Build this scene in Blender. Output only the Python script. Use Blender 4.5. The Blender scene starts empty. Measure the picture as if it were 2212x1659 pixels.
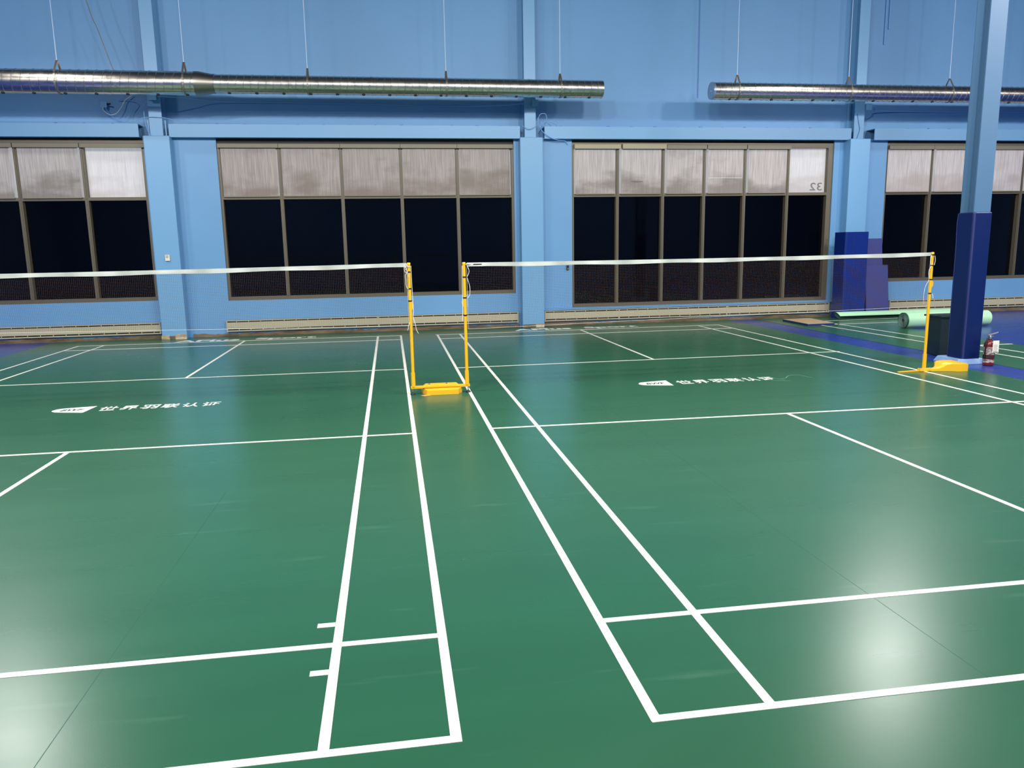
import bpy, bmesh, math, random
from mathutils import Vector, Matrix
random.seed(7)
PI = math.pi
scene = bpy.context.scene
COL = scene.collection

# ------------------------------------------------------------------ camera
cam_data = bpy.data.cameras.new('camera')
cam = bpy.data.objects.new('camera', cam_data); COL.objects.link(cam)
cam_data.sensor_fit = 'HORIZONTAL'; cam_data.sensor_width = 36.0
cam_data.lens = 36.0 * 1666.3 / 2212.0
cam_data.clip_end = 200
YAW, PITCH, ROLL = -0.15385, -0.1738, -0.01769
cam.matrix_world = (Matrix.Translation((-0.18178, -9.15141, 1.70611))
    @ Matrix.Rotation(YAW, 4, 'Z') @ Matrix.Rotation(PI/2 + PITCH, 4, 'X') @ Matrix.Rotation(ROLL, 4, 'Z'))
scene.camera = cam

# ------------------------------------------------------------------ world (night outside)
world = bpy.data.worlds.new('night'); scene.world = world
world.use_nodes = True
world.node_tree.nodes['Background'].inputs[0].default_value = (0.010, 0.014, 0.030, 1)
world.node_tree.nodes['Background'].inputs[1].default_value = 0.3

# ------------------------------------------------------------------ ceiling lamps (high bay LED, above the frame)
def lamp(x, y, z=7.0, w=0.7, d=0.35, power=165, tilt=0.0, col=(1.0, 0.975, 0.93)):
    l = bpy.data.lights.new('high_bay_lamp', 'AREA'); l.shape = 'RECTANGLE'
    l.size = w; l.size_y = d; l.energy = power; l.color = col
    o = bpy.data.objects.new('high_bay_lamp', l); COL.objects.link(o)
    o.location = (x, y, z); o.rotation_euler = (math.radians(tilt), 0, 0)
    return o
for lx, ly, lp in ((-9.4, -4.3, 0.9), (-5.6, -2.9, 0.8), (-1.2, -4.1, 0.95), (2.2, -2.7, 0.8), (5.6, -3.9, 1.0), (11.8, -2.8, 1.0), (15.5, -4.3, 0.9), (20.0, -3.0, 0.8)):
    lamp(lx, ly, z=6.95, power=370*lp, tilt=38)
for lx in (-7.0, 9.6): lamp(lx, 4.2, power=230, tilt=-22)
for lx, lp in ((-9.5, 0.9), (-5.2, 1.0), (0.4, 0.75), (6.0, 1.0), (11.5, 0.9), (17.0, 0.7)):
    lamp(lx, -7.4, power=200*lp, tilt=5)
    lamp(lx, -12.6, power=200*lp, tilt=10)

# ------------------------------------------------------------------ colour management
scene.view_settings.view_transform = 'Standard'
scene.view_settings.look = 'None'
scene.view_settings.exposure = -0.1
scene.view_settings.gamma = 1.0
scene.view_settings.use_curve_mapping = False

# ------------------------------------------------------------------ materials
def lin(r, g, b):
    def f(c):
        c /= 255.0
        return c/12.92 if c <= 0.04045 else ((c+0.055)/1.055)**2.4
    return (f(r), f(g), f(b), 1.0)
MATS = {}
def mat(name, rgb, rough=0.5, metal=0.0, spec=0.5, noise=None, bump=None, coat=0.0):
    if name in MATS: return MATS[name]
    m = bpy.data.materials.new(name); m.use_nodes = True
    nt = m.node_tree; b = nt.nodes['Principled BSDF']
    c = lin(*rgb)
    b.inputs['Base Color'].default_value = c
    b.inputs['Roughness'].default_value = rough
    b.inputs['Metallic'].default_value = metal
    b.inputs['Specular IOR Level'].default_value = spec
    if coat: b.inputs['Coat Weight'].default_value = coat; b.inputs['Coat Roughness'].default_value = 0.1
    if noise or bump:
        tc = nt.nodes.new('ShaderNodeTexCoord'); mp = nt.nodes.new('ShaderNodeMapping')
        nt.links.new(tc.outputs['Object'], mp.inputs['Vector'])
    if noise:   # (scale xyz, amount, [second colour])
        sc, amt = noise[0], noise[1]
        mp.inputs['Scale'].default_value = sc
        n = nt.nodes.new('ShaderNodeTexNoise'); n.inputs['Scale'].default_value = 1.0; n.inputs['Detail'].default_value = 5
        nt.links.new(mp.outputs['Vector'], n.inputs['Vector'])
        r = nt.nodes.new('ShaderNodeValToRGB')
        c2 = lin(*noise[2]) if len(noise) > 2 else tuple(min(1, v*(1-amt)) for v in c[:3]) + (1,)
        r.color_ramp.elements[0].position = 0.35; r.color_ramp.elements[1].position = 0.65
        r.color_ramp.elements[0].color = c2
        r.color_ramp.elements[1].color = tuple(min(1, v*(1+amt)) for v in c[:3]) + (1,) if len(noise) < 3 else c
        nt.links.new(n.outputs['Fac'], r.inputs['Fac']); nt.links.new(r.outputs['Color'], b.inputs['Base Color'])
    if bump:    # (scale, strength, distance)
        n2 = nt.nodes.new('ShaderNodeTexNoise'); n2.inputs['Scale'].default_value = bump[0]; n2.inputs['Detail'].default_value = 3
        nt.links.new(tc.outputs['Object'], n2.inputs['Vector'])
        bp = nt.nodes.new('ShaderNodeBump'); bp.inputs['Strength'].default_value = bump[1]; bp.inputs['Distance'].default_value = bump[2]
        nt.links.new(n2.outputs['Fac'], bp.inputs['Height']); nt.links.new(bp.outputs['Normal'], b.inputs['Normal'])
    MATS[name] = m
    return m

M_WALL = mat('blue_wall_paint', (106, 158, 204), 0.42, noise=((0.7, 0.7, 0.7), 0.03), bump=(60, 0.08, 0.002))
M_WALL_UP = mat('blue_upper_wall_paint', (102, 153, 200), 0.5, noise=((0.5, 0.5, 0.35), 0.04), bump=(60, 0.08, 0.002))
M_STEEL = mat('blue_steel_paint', (114, 166, 208), 0.38, bump=(40, 0.05, 0.001))
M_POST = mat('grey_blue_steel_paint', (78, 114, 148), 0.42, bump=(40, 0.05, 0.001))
M_BASEB = mat('blue_base_paint', (70, 116, 190), 0.5)
M_ADH = mat('old_adhesive', (128, 108, 82), 0.8, noise=((3.0, 8.0, 14.0), 0.2, (88, 72, 54)), bump=(30, 0.6, 0.01))
M_ADHW = mat('chipped_plaster', (205, 192, 165), 0.8, noise=((6, 6, 20), 0.2, (150, 128, 90)))
M_FRAME = mat('bronze_window_frame', (104, 97, 82), 0.42, metal=0.25)
M_HEAD_SHADE = mat('window_head_shade', (30, 28, 26), 0.6)  # near-black colour standing for shade above the window heads
M_CASS = mat('taupe_blind_cassette', (128, 120, 100), 0.45)
M_CREAM = mat('cream_enamel', (182, 176, 150), 0.45)
M_DARK = mat('dark_fin_metal', (58, 54, 48), 0.6)
M_WHITE = mat('white_paint', (240, 240, 232), 0.55)
M_LINE = mat('court_line_white', (236, 234, 222), 0.42, noise=((2.0, 2.0, 2.0), 0.03))
M_LETTER = mat('court_lettering_white', (236, 238, 228), 0.45)
M_LETTERG = mat('dark_green_lettering', (26, 62, 46), 0.5)
M_YEL = mat('yellow_enamel', (236, 180, 30), 0.30)
M_YELB = mat('yellow_cast_weight', (238, 182, 34), 0.38)
M_BLACK = mat('black_rubber', (14, 14, 15), 0.6)
M_CORD = mat('white_cord', (232, 230, 222), 0.8)
M_TAPE = mat('net_tape_white', (182, 186, 180), 0.7, noise=((1.2, 20, 60), 0.05), bump=(6, 0.5, 0.01))
M_MESH = mat('net_brown_cord', (70, 52, 52), 0.8)
M_PAD = mat('royal_blue_vinyl', (14, 42, 120), 0.22, spec=0.6, noise=((1.0, 1.0, 1.6), 0.10), bump=(3, 0.25, 0.02))
M_PADD = mat('navy_vinyl', (4, 28, 84), 0.34, bump=(3, 0.15, 0.01))
M_PADM = mat('matt_indigo_vinyl', (48, 56, 128), 0.6, noise=((2, 2, 2), 0.05))
M_SEAM = mat('vinyl_seam', (36, 42, 104), 0.5)
M_TAN = mat('tan_plywood', (186, 160, 126), 0.7, noise=((2, 14, 2), 0.08))
M_MINT = mat('mint_mat_underside', (176, 226, 184), 0.55, noise=((0.6, 0.6, 0.6), 0.03))
M_MINTE = mat('mat_roll_edge', (92, 134, 128), 0.6)
M_GREENE = mat('green_mat_face', (26, 84, 64), 0.5)
M_CORE = mat('cardboard_core', (88, 62, 48), 0.8)
M_BIN = mat('slate_bin_plastic', (26, 42, 48), 0.45, noise=((8, 8, 3), 0.1))
M_PLINTH = mat('pale_blue_concrete', (142, 176, 224), 0.6, noise=((6, 6, 6), 0.1))
M_RED = mat('extinguisher_red', (104, 18, 22), 0.3)
M_ELAB = mat('extinguisher_label', (190, 184, 176), 0.5, noise=((30, 30, 60), 0.2, (96, 40, 34)))
M_CHROME = mat('brushed_metal', (190, 190, 190), 0.35, metal=0.9)
M_TAG = mat('paper_tag', (236, 230, 214), 0.7)
M_INK = mat('grey_ink', (110, 106, 104), 0.7)
M_STRAP = mat('galvanised_strap', (150, 146, 138), 0.4, metal=0.8)
M_ROD = mat('pale_hanger_wire', (196, 214, 236), 0.5)
M_CABLE = mat('grey_brown_cable', (120, 118, 116), 0.6)
M_WIREB = mat('painted_wire', (120, 170, 226), 0.5)
M_CARD = mat('cardboard_scrap', (214, 158, 108), 0.8)
M_CEIL = mat('dark_roof_deck', (96, 98, 104), 0.8)
M_BACK = mat('blue_back_wall_paint', (104, 150, 210), 0.6)
M_CAPB = mat('duct_end_plate', (150, 170, 190), 0.30, metal=0.6)
M_THERMO = mat('ivory_plastic', (226, 220, 204), 0.5)

def nodemat(name):
    m = bpy.data.materials.new(name); m.use_nodes = True
    nt = m.node_tree; return m, nt, nt.nodes['Principled BSDF']

# court vinyl: green, satin, long faint scuffs
def make_vinyl(name, rgb, seams=()):
    m, nt, b = nodemat(name)
    N = nt.nodes.new; L = nt.links.new
    geo = N('ShaderNodeNewGeometry')
    mp = N('ShaderNodeMapping'); mp.inputs['Scale'].default_value = (0.55, 2.6, 1.0)
    L(geo.outputs['Position'], mp.inputs['Vector'])
    n1 = N('ShaderNodeTexNoise'); n1.inputs['Scale'].default_value = 0.9; n1.inputs['Detail'].default_value = 7; n1.inputs['Roughness'].default_value = 0.6
    L(mp.outputs['Vector'], n1.inputs['Vector'])
    r1 = N('ShaderNodeValToRGB')
    c = lin(*rgb)
    r1.color_ramp.elements[0].position = 0.30; r1.color_ramp.elements[0].color = tuple(v*0.94 for v in c[:3]) + (1,)
    r1.color_ramp.elements[1].position = 0.72; r1.color_ramp.elements[1].color = tuple(v*1.07 for v in c[:3]) + (1,)
    L(n1.outputs['Fac'], r1.inputs['Fac'])
    # scuffs
    mp2 = N('ShaderNodeMapping'); mp2.inputs['Scale'].default_value = (0.8, 6.0, 1.0); mp2.inputs['Rotation'].default_value = (0, 0, 0.35)
    L(geo.outputs['Position'], mp2.inputs['Vector'])
    n2 = N('ShaderNodeTexNoise'); n2.inputs['Scale'].default_value = 1.6; n2.inputs['Detail'].default_value = 4
    L(mp2.outputs['Vector'], n2.inputs['Vector'])
    r2 = N('ShaderNodeValToRGB'); r2.color_ramp.elements[0].position = 0.64; r2.color_ramp.elements[1].position = 0.82
    r2.color_ramp.elements[0].color = (0, 0, 0, 1); r2.color_ramp.elements[1].color = (0.10, 0.10, 0.10, 1)
    L(n2.outputs['Fac'], r2.inputs['Fac'])
    mix = N('ShaderNodeMixRGB'); L(r2.outputs['Color'], mix.inputs['Fac']); L(r1.outputs['Color'], mix.inputs['Color1'])
    mix.inputs['Color2'].default_value = lin(150, 190, 165)
    col = mix.outputs['Color']
    L(col, b.inputs['Base Color'])
    # roughness
    n3 = N('ShaderNodeTexNoise'); n3.inputs['Scale'].default_value = 1.1; n3.inputs['Detail'].default_value = 3
    L(mp.outputs['Vector'], n3.inputs['Vector'])
    mr = N('ShaderNodeMapRange'); mr.inputs['To Min'].default_value = 0.25; mr.inputs['To Max'].default_value = 0.31
    L(n3.outputs['Fac'], mr.inputs['Value']); L(mr.outputs['Result'], b.inputs['Roughness'])
    b.inputs['Specular IOR Level'].default_value = 0.55
    n4 = N('ShaderNodeTexNoise'); n4.inputs['Scale'].default_value = 260; L(geo.outputs['Position'], n4.inputs['Vector'])
    bp = N('ShaderNodeBump'); bp.inputs['Strength'].default_value = 0.12; bp.inputs['Distance'].default_value = 0.001
    L(n4.outputs['Fac'], bp.inputs['Height']); L(bp.outputs['Normal'], b.inputs['Normal'])
    return m
M_GREEN = make_vinyl('green_court_vinyl', (38, 93, 66))
M_BLUEF = make_vinyl('blue_court_vinyl', (34, 58, 138))

# spiral duct metal
def make_duct():
    m, nt, b = nodemat('galvanised_spiral_duct')
    N = nt.nodes.new; L = nt.links.new
    b.inputs['Base Color'].default_value = lin(206, 200, 190); b.inputs['Metallic'].default_value = 1.0
    tc = N('ShaderNodeTexCoord'); n = N('ShaderNodeTexNoise'); n.inputs['Scale'].default_value = 9; n.inputs['Detail'].default_value = 6
    L(tc.outputs['Object'], n.inputs['Vector'])
    mr = N('ShaderNodeMapRange'); mr.inputs['To Min'].default_value = 0.16; mr.inputs['To Max'].default_value = 0.34
    L(n.outputs['Fac'], mr.inputs['Value']); L(mr.outputs['Result'], b.inputs['Roughness'])
    return m
M_DUCT = make_duct()

# woven blind fabric with slubs and dust
def make_fabric(name, rgb, dirt, tr=0.0, seed=0):
    m, nt, b = nodemat(name)
    N = nt.nodes.new; L = nt.links.new
    geo = N('ShaderNodeNewGeometry')
    mp = N('ShaderNodeMapping'); mp.inputs['Scale'].default_value = (60, 1, 2.2); mp.inputs['Location'].default_value = (seed, 0, 0)
    L(geo.outputs['Position'], mp.inputs['Vector'])
    n = N('ShaderNodeTexNoise'); n.inputs['Scale'].default_value = 1.0; n.inputs['Detail'].default_value = 6
    L(mp.outputs['Vector'], n.inputs['Vector'])
    r = N('ShaderNodeValToRGB'); c = lin(*rgb)
    r.color_ramp.elements[0].position = 0.3; r.color_ramp.elements[0].color = tuple(v*0.74 for v in c[:3]) + (1,)
    r.color_ramp.elements[1].position = 0.7; r.color_ramp.elements[1].color = tuple(min(1, v*1.14) for v in c[:3]) + (1,)
    L(n.outputs['Fac'], r.inputs['Fac'])
    mp2 = N('ShaderNodeMapping'); mp2.inputs['Scale'].default_value = (1.4, 1, 3.2); mp2.inputs['Location'].default_value = (seed*1.7, 0, 0)
    L(geo.outputs['Position'], mp2.inputs['Vector'])
    n2 = N('ShaderNodeTexNoise'); n2.inputs['Scale'].default_value = 1.0; n2.inputs['Detail'].default_value = 5
    L(mp2.outputs['Vector'], n2.inputs['Vector'])
    # dust settles in clouds on the lower half of the cloth
    sep = N('ShaderNodeSeparateXYZ'); L(geo.outputs['Position'], sep.inputs['Vector'])
    mz = N('ShaderNodeMapRange'); mz.inputs['From Min'].default_value = 3.45; mz.inputs['From Max'].default_value = 2.9
    mz.inputs['To Min'].default_value = 0.0; mz.inputs['To Max'].default_value = 0.34
    L(sep.outputs['Z'], mz.inputs['Value'])
    add = N('ShaderNodeMath'); add.operation = 'ADD'; L(n2.outputs['Fac'], add.inputs[0]); L(mz.outputs['Result'], add.inputs[1])
    r2 = N('ShaderNodeValToRGB'); r2.color_ramp.elements[0].position = 0.58; r2.color_ramp.elements[1].position = 0.86
    r2.color_ramp.elements[1].color = (0.75, 0.75, 0.75, 1)
    L(add.outputs['Value'], r2.inputs['Fac'])
    mx = N('ShaderNodeMixRGB'); L(r2.outputs['Color'], mx.inputs['Fac']); L(r.outputs['Color'], mx.inputs['Color1'])
    mx.inputs['Color2'].default_value = lin(*dirt)
    L(mx.outputs['Color'], b.inputs['Base Color'])
    b.inputs['Roughness'].default_value = 0.75
    return m
M_BLIND1 = make_fabric('grey_blind_cloth', (176, 170, 168), (116, 108, 100), seed=3)
M_BLIND2 = make_fabric('taupe_blind_cloth', (172, 162, 158), (128, 116, 106), seed=11)
M_BLIND3 = make_fabric('pale_blind_cloth', (192, 184, 182), (122, 112, 106), seed=23)
M_BLIND4 = make_fabric('light_blind_cloth', (204, 197, 195), (176, 164, 158), seed=31)
M_FILM_GLOW = make_fabric('glowing_window_film', (170, 166, 168), (128, 112, 104), seed=41)

fb = M_FILM_GLOW.node_tree.nodes['Principled BSDF']; fb.inputs['Emission Color'].default_value = (0.93, 0.95, 1.0, 1); fb.inputs['Emission Strength'].default_value = 0.38  # faint glow stands in for outside light coming through the film
# dark night glass: smooth dielectric, see-through to the night
def make_glass():
    m = bpy.data.materials.new('night_window_glass'); m.use_nodes = True
    nt = m.node_tree; nt.nodes.clear()
    N = nt.nodes.new; L = nt.links.new
    out = N('ShaderNodeOutputMaterial'); t = N('ShaderNodeBsdfTransparent'); t.inputs[0].default_value = (0.55, 0.55, 0.55, 1)
    g = N('ShaderNodeBsdfGlossy'); g.inputs['Roughness'].default_value = 0.03; g.inputs['Color'].default_value = (0.6, 0.6, 0.6, 1)
    f = N('ShaderNodeFresnel'); f.inputs['IOR'].default_value = 1.35
    mx = N('ShaderNodeMixShader'); L(f.outputs[0], mx.inputs[0]); L(t.outputs[0], mx.inputs[1]); L(g.outputs[0], mx.inputs[2])
    L(mx.outputs[0], out.inputs['Surface'])
    return m
M_GLASS = make_glass()

# ------------------------------------------------------------------ mesh builder
def root_loc(p):
    v = Vector((0, 0, 0))
    while p is not None:
        v += p.location; p = p.parent
    return v
class MB:
    def __init__(s): s.v = []; s.f = []
    def add(s, vs, fs):
        o = len(s.v); s.v += [tuple(p) for p in vs]; s.f += [tuple(i+o for i in f) for f in fs]; return s
    def box(s, x0, x1, y0, y1, z0, z1):
        return s.add([(x0,y0,z0),(x1,y0,z0),(x1,y1,z0),(x0,y1,z0),(x0,y0,z1),(x1,y0,z1),(x1,y1,z1),(x0,y1,z1)],
                     [(0,3,2,1),(4,5,6,7),(0,1,5,4),(1,2,6,5),(2,3,7,6),(3,0,4,7)])
    def prism(s, poly, a, b, axis='x'):
        """poly in the other two axes, extruded a..b along axis"""
        n = len(poly)
        def P(u, v, w):
            return {'x': (w, u, v), 'y': (u, w, v), 'z': (u, v, w)}[axis]
        vs = [P(u, v, a) for u, v in poly] + [P(u, v, b) for u, v in poly]
        fs = [tuple(range(n))[::-1], tuple(range(n, 2*n))] + [(i, (i+1) % n, n+(i+1) % n, n+i) for i in range(n)]
        return s.add(vs, fs)
    def tube(s, pts, r, n=8, cap=True):
        pts = [Vector(p) for p in pts]; k = len(pts); rr = r if isinstance(r, (list, tuple)) else [r]*k
        vs = []; up = Vector((0, 0, 1))
        prev = None
        for i, p in enumerate(pts):
            t = (pts[min(i+1, k-1)] - pts[max(i-1, 0)]).normalized()
            if prev is None:
                a = t.cross(up)
                if a.length < 1e-3: a = t.cross(Vector((0, 1, 0)))
            else:
                a = prev - t*prev.dot(t)
            a.normalize(); prev = a; b = t.cross(a)
            for j in range(n):
                th = 2*PI*j/n
                vs.append(p + (a*math.cos(th) + b*math.sin(th))*rr[i])
        fs = [(i*n+j, i*n+(j+1) % n, (i+1)*n+(j+1) % n, (i+1)*n+j) for i in range(k-1) for j in range(n)]
        if cap: fs += [tuple(range(n))[::-1], tuple((k-1)*n+j for j in range(n))]
        return s.add(vs, fs)
    def lathe(s, prof, c, n=24, axis='z', closed=True):
        """prof: (radius, height) list along axis through c"""
        vs = []
        for r, h in prof:
            for j in range(n):
                th = 2*PI*j/n; a, b = r*math.cos(th), r*math.sin(th)
                if axis == 'z': vs.append((c[0]+a, c[1]+b, c[2]+h))
                elif axis == 'x': vs.append((c[0]+h, c[1]+a, c[2]+b))
                else: vs.append((c[0]+a, c[1]+h, c[2]+b))
        k = len(prof)
        fs = [(i*n+j, i*n+(j+1) % n, (i+1)*n+(j+1) % n, (i+1)*n+j) for i in range(k-1) for j in range(n)]
        if closed: fs += [tuple(range(n))[::-1], tuple((k-1)*n+j for j in range(n))]
        return s.add(vs, fs)
    def xform(s, M, start=0):
        for i in range(start, len(s.v)): s.v[i] = tuple(M @ Vector(s.v[i]))
        return s
    def build(s, name, m, parent=None, origin=None, smooth=False, bevel=0.0, seg=2, recalc=True):
        me = bpy.data.meshes.new(name)
        off = root_loc(parent) if parent is not None else Vector((0, 0, 0))
        if origin == 'base':
            xs = [v[0] for v in s.v]; ys = [v[1] for v in s.v]; zs = [v[2] for v in s.v]
            org = Vector(((min(xs)+max(xs))/2, (min(ys)+max(ys))/2, min(zs)))
        elif origin is not None: org = Vector(origin)
        else: org = Vector((0, 0, 0))
        if parent is not None: org = Vector((0, 0, 0))
        me.from_pydata([tuple(Vector(v) - off - org) for v in s.v], [], s.f)
        if recalc:
            bm = bmesh.new(); bm.from_mesh(me); bmesh.ops.recalc_face_normals(bm, faces=bm.faces); bm.to_mesh(me); bm.free()
        me.update(); me.materials.append(m)
        o = bpy.data.objects.new(name, me); COL.objects.link(o)
        if parent is not None: o.parent = parent
        else: o.location = org
        if bevel:
            md = o.modifiers.new('bevel', 'BEVEL'); md.width = bevel; md.segments = seg; md.limit_method = 'ANGLE'
        if smooth:
            for p in me.polygons: p.use_smooth = True
            try: me.set_sharp_from_angle(angle=math.radians(40))
            except Exception: pass
        return o
def tag(o, label=None, cat=None, group=None, kind=None):
    if label: o['label'] = label
    if cat: o['category'] = cat
    if group: o['group'] = group
    if kind: o['kind'] = kind
    return o
def thing(name, loc, label=None, cat=None, group=None, kind=None):
    o = bpy.data.objects.new(name, None); COL.objects.link(o); o.location = loc
    o.empty_display_size = 0.1
    return tag(o, label, cat, group, kind)
def text_mesh(txt, size, bold=0.0, shear=0.0):
    cu = bpy.data.curves.new('lettering', 'FONT'); cu.body = txt; cu.size = size; cu.offset = bold; cu.shear = shear
    cu.align_x = 'LEFT'; cu.resolution_u = 4; cu.extrude = 0
    ob = bpy.data.objects.new('lettering_tmp', cu); COL.objects.link(ob)
    bpy.context.view_layer.update()
    me = bpy.data.meshes.new_from_object(ob.evaluated_get(bpy.context.evaluated_depsgraph_get()))
    bpy.data.objects.remove(ob)
    vs = [v.co.copy() for v in me.vertices]; fs = [tuple(p.vertices) for p in me.polygons]
    return vs, fs
def fit_text(txt, x0, x1, y0, y1, bold=0.0, shear=0.0):
    """2D text outline scaled into a box"""
    vs, fs = text_mesh(txt, 1.0, bold, shear)
    if not vs: return [], []
    ax, bx = min(v.x for v in vs), max(v.x for v in vs); ay, by = min(v.y for v in vs), max(v.y for v in vs)
    sx = (x1-x0)/(bx-ax); sy = (y1-y0)/(by-ay)
    return [(x0+(v.x-ax)*sx, y0+(v.y-ay)*sy) for v in vs], fs

# ------------------------------------------------------------------ room shell
YW = 7.65      # lower wall face
YU = 7.82      # upper wall face
X0, X1, YB, ZC = -16.0, 26.0, -16.0, 8.2
tag(MB().box(X0, X1, YB, 7.95, -0.2, 0.0).build('floor', M_BLUEF), 'blue vinyl sports floor under the green court mats', kind='structure')
tag(MB().box(X0, X1, YB, 8.0, ZC, ZC+0.2).build('ceiling', M_CEIL), kind='structure')
WIN = [(-11.0, -4.88, 0.78, 3.95), (-3.50, 2.545, 0.74, 3.885), (3.815, 9.925, 0.39, 3.93), (11.24, 17.3, 0.78, 3.96)]
w = MB()
xs = [X0]
for a, b, c, d in WIN: xs += [a, b]
xs += [X1]
for i in range(0, len(xs), 2): w.box(xs[i], xs[i+1], YW, 8.0, 0.0, 4.02)
for a, b, c, d in WIN:
    w.box(a, b, YW, 8.0, 0.0, c); w.box(a, b, YW+0.12, 8.0, d, 4.02)
tag(MB().box(X0, X1, YU, 8.0, 4.02, ZC).build('wall_back_upper', M_WALL_UP), 'upper part of the blue wall behind the ducts', kind='structure')
tag(w.build('wall_back', M_WALL), 'light blue painted wall with four dark window bays', kind='structure')
tag(MB().box(X0-0.2, X0, YB, 8.0, 0, ZC).build('wall_left', M_BACK), kind='structure')
tag(MB().box(X1, X1+0.2, YB, 8.0, 0, ZC).build('wall_right', M_BACK), kind='structure')
tag(MB().box(X0-0.2, X1+0.2, YB-0.2, YB, 0, ZC).build('wall_front', M_BACK), kind='structure')
for k, (a, b, c, d) in enumerate(WIN):
    tag(MB().box(a, b, YW+0.05, YW+0.12, d, 4.02).build('trim_%d' % (k+2), M_HEAD_SHADE, origin=((a+b)/2, YW+0.08, d)), kind='structure')  # dark strip added to paint the shaded recess under the beam
# dirty glue strip where the old baseboard was
def wavy_strip(x0, x1, y0, y1, h, amp, step=0.07):
    b = MB(); n = int((x1-x0)/step); vs = []; random.seed(int(x0*10))
    for i in range(n+1):
        x = x0+(x1-x0)*i/n; hh = h + amp*(random.random()-0.5) + amp*0.6*math.sin(x*2.3)
        yy = y0 + 0.012*(random.random()-0.5)
        vs += [(x, yy, 0), (x, yy+0.006, hh), (x, y1, hh), (x, y1, 0)]
    fs = []
    for i in range(n):
        a = 4*i; c = a+4
        fs += [(a, c, c+1, a+1), (a+1, c+1, c+2, a+2), (a+2, c+2, c+3, a+3)]
    fs += [(0, 1, 2, 3), (4*n, 4*n+3, 4*n+2, 4*n+1)]
    return b.add(vs, fs)
for sx0, sx1 in ((-15.9, -4.88), (-4.24, 2.62), (3.17, 10.1), (10.72, 25.9)):
    tag(wavy_strip(sx0, sx1, YW-0.035, YW+0.01, 0.066, 0.022).build('baseboard_back', M_ADH, origin=((sx0+sx1)/2, YW, 0)), 'rough brown glue strip along the foot of the blue wall', kind='structure')

# ------------------------------------------------------------------ wall columns
def wall_column(xc, label, patches):
    r = thing('wall_column', (xc, 7.5, 0), label, 'column', 'columns against the window wall')
    MB().box(xc-0.243, xc+0.243, 7.40, 7.66, 0.0, 4.0).build('column_casing', M_STEEL, r, bevel=0.012)
    f = MB(); f.box(xc-0.125, xc+0.115, 7.50, 7.515, 4.0, ZC); f.box(xc-0.012, xc+0.006, 7.515, 7.80, 4.0, ZC); f.box(xc-0.125, xc+0.115, 7.80, 7.82, 4.0, ZC)
    f.build('steel_flange', M_STEEL, r)
    for a, b, c, mm in patches:
        MB().box(xc+a, xc+b, 7.388, 7.405, 0.0, c).build('plaster_patch', mm, r)
    return r
wall_column(-4.56, 'blue wall column left of the five-pane window, white box on it', ((-0.25, -0.09, 0.085, M_ADHW), (-0.09, 0.02, 0.07, M_ADH), (0.02, 0.235, 0.10, M_ADHW)))
wall_column(2.89, 'blue wall column behind the right net, between the two middle windows', ((-0.235, 0.05, 0.07, M_ADH), (0.05, 0.23, 0.075, M_ADHW)))
wall_column(10.41, 'blue wall column standing behind the leaning blue pads', ((-0.24, 0.0, 0.06, M_ADH),))

# beams (steel girts) above the windows
def girt(x0, x1, label):
    r = thing('wall_beam', ((x0+x1)/2, 7.66, 3.98), label, 'beam', 'blue beams above the windows')
    MB().box(x0, x1, 7.50, 7.515, 3.985, 4.235).build('beam_face', M_STEEL, r)
    b = MB(); b.box(x0, x1, 7.515, 7.82, 4.222, 4.235); b.box(x0, x1, 7.515, 7.66, 3.985, 3.998)
    b.build('beam_flange', M_STEEL, r)
    random.seed(int(x0*7)+99)
    x = x0+0.35
    bolts = MB()
    while x < x1-0.2:
        if random.random() < 0.8: bolts.box(x, x+0.03+0.05*random.random(), 7.58, 7.62, 4.235, 4.25+0.012*random.random())
        x += 0.52
    tag(bolts.build('bolt_heads', M_BASEB, r))
girt(-12.0, -4.90, 'blue beam over the leftmost window')
girt(-4.34, 2.665, 'blue beam over the five-pane window')
girt(3.19, 10.23, 'blue beam over the six-pane window')
girt(10.80, 17.7, 'blue beam over the rightmost window, crossed by the free-standing post')

# ------------------------------------------------------------------ windows
ZT = 2.82
def window(n, x0, x1, z0, z1, mull, label):
    r = thing('window_%d' % n, ((x0+x1)/2, 7.72, z0), label, kind='structure')
    ya, yb = 7.68, 7.82
    f = MB(); fw = 0.05
    fr = 0.12 if n == 3 else fw
    f.box(x0, x0+fw, ya, yb, z0, z1); f.box(x1-fr, x1, ya, yb, z0, z1)
    f.box(x0+fw, x1-fr, ya, yb, z0, z0+0.075); f.box(x0+fw, x1-fr, ya, yb, z1-0.10, z1)
    f.build('window_frame', M_FRAME, r)
    xs = [x0+fw] + list(mull) + [x1-fr]
    for mx in mull:
        q = MB().box(mx-0.034, mx+0.034, ya, yb, z0+0.075, z1-0.10)
        q.box(mx-0.012, mx+0.012, ya-0.012, ya, z0+0.075, z1-0.10)
        q.build('mullion', M_FRAME, r)
    for i in range(len(xs)-1):
        a = xs[i] + (0.034 if i else 0); b = xs[i+1] - (0.034 if i < len(xs)-2 else 0)
        MB().box(a, b, ya, yb, ZT-0.032, ZT+0.032).build('transom', M_FRAME, r)
        MB().box(a, b, 7.790, 7.796, z0+0.075, ZT-0.032).build('lower_pane', M_GLASS, r)
        MB().box(a, b, 7.790, 7.796, ZT+0.032, z1-0.10).build('upper_pane', M_FILM_GLOW, r)
    return r
window_1 = window(1, *WIN[0], (-9.68, -8.47, -7.26, -6.045), 'leftmost window cut by the photo edge')
window_2 = window(2, *WIN[1], (-2.295, -1.067, 0.157, 1.337), 'five-pane window between two wall columns')
window_3 = window(3, *WIN[2], (4.845, 5.885, 6.845, 7.80, 8.84), 'six-pane window reaching lowest to the floor')
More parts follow.
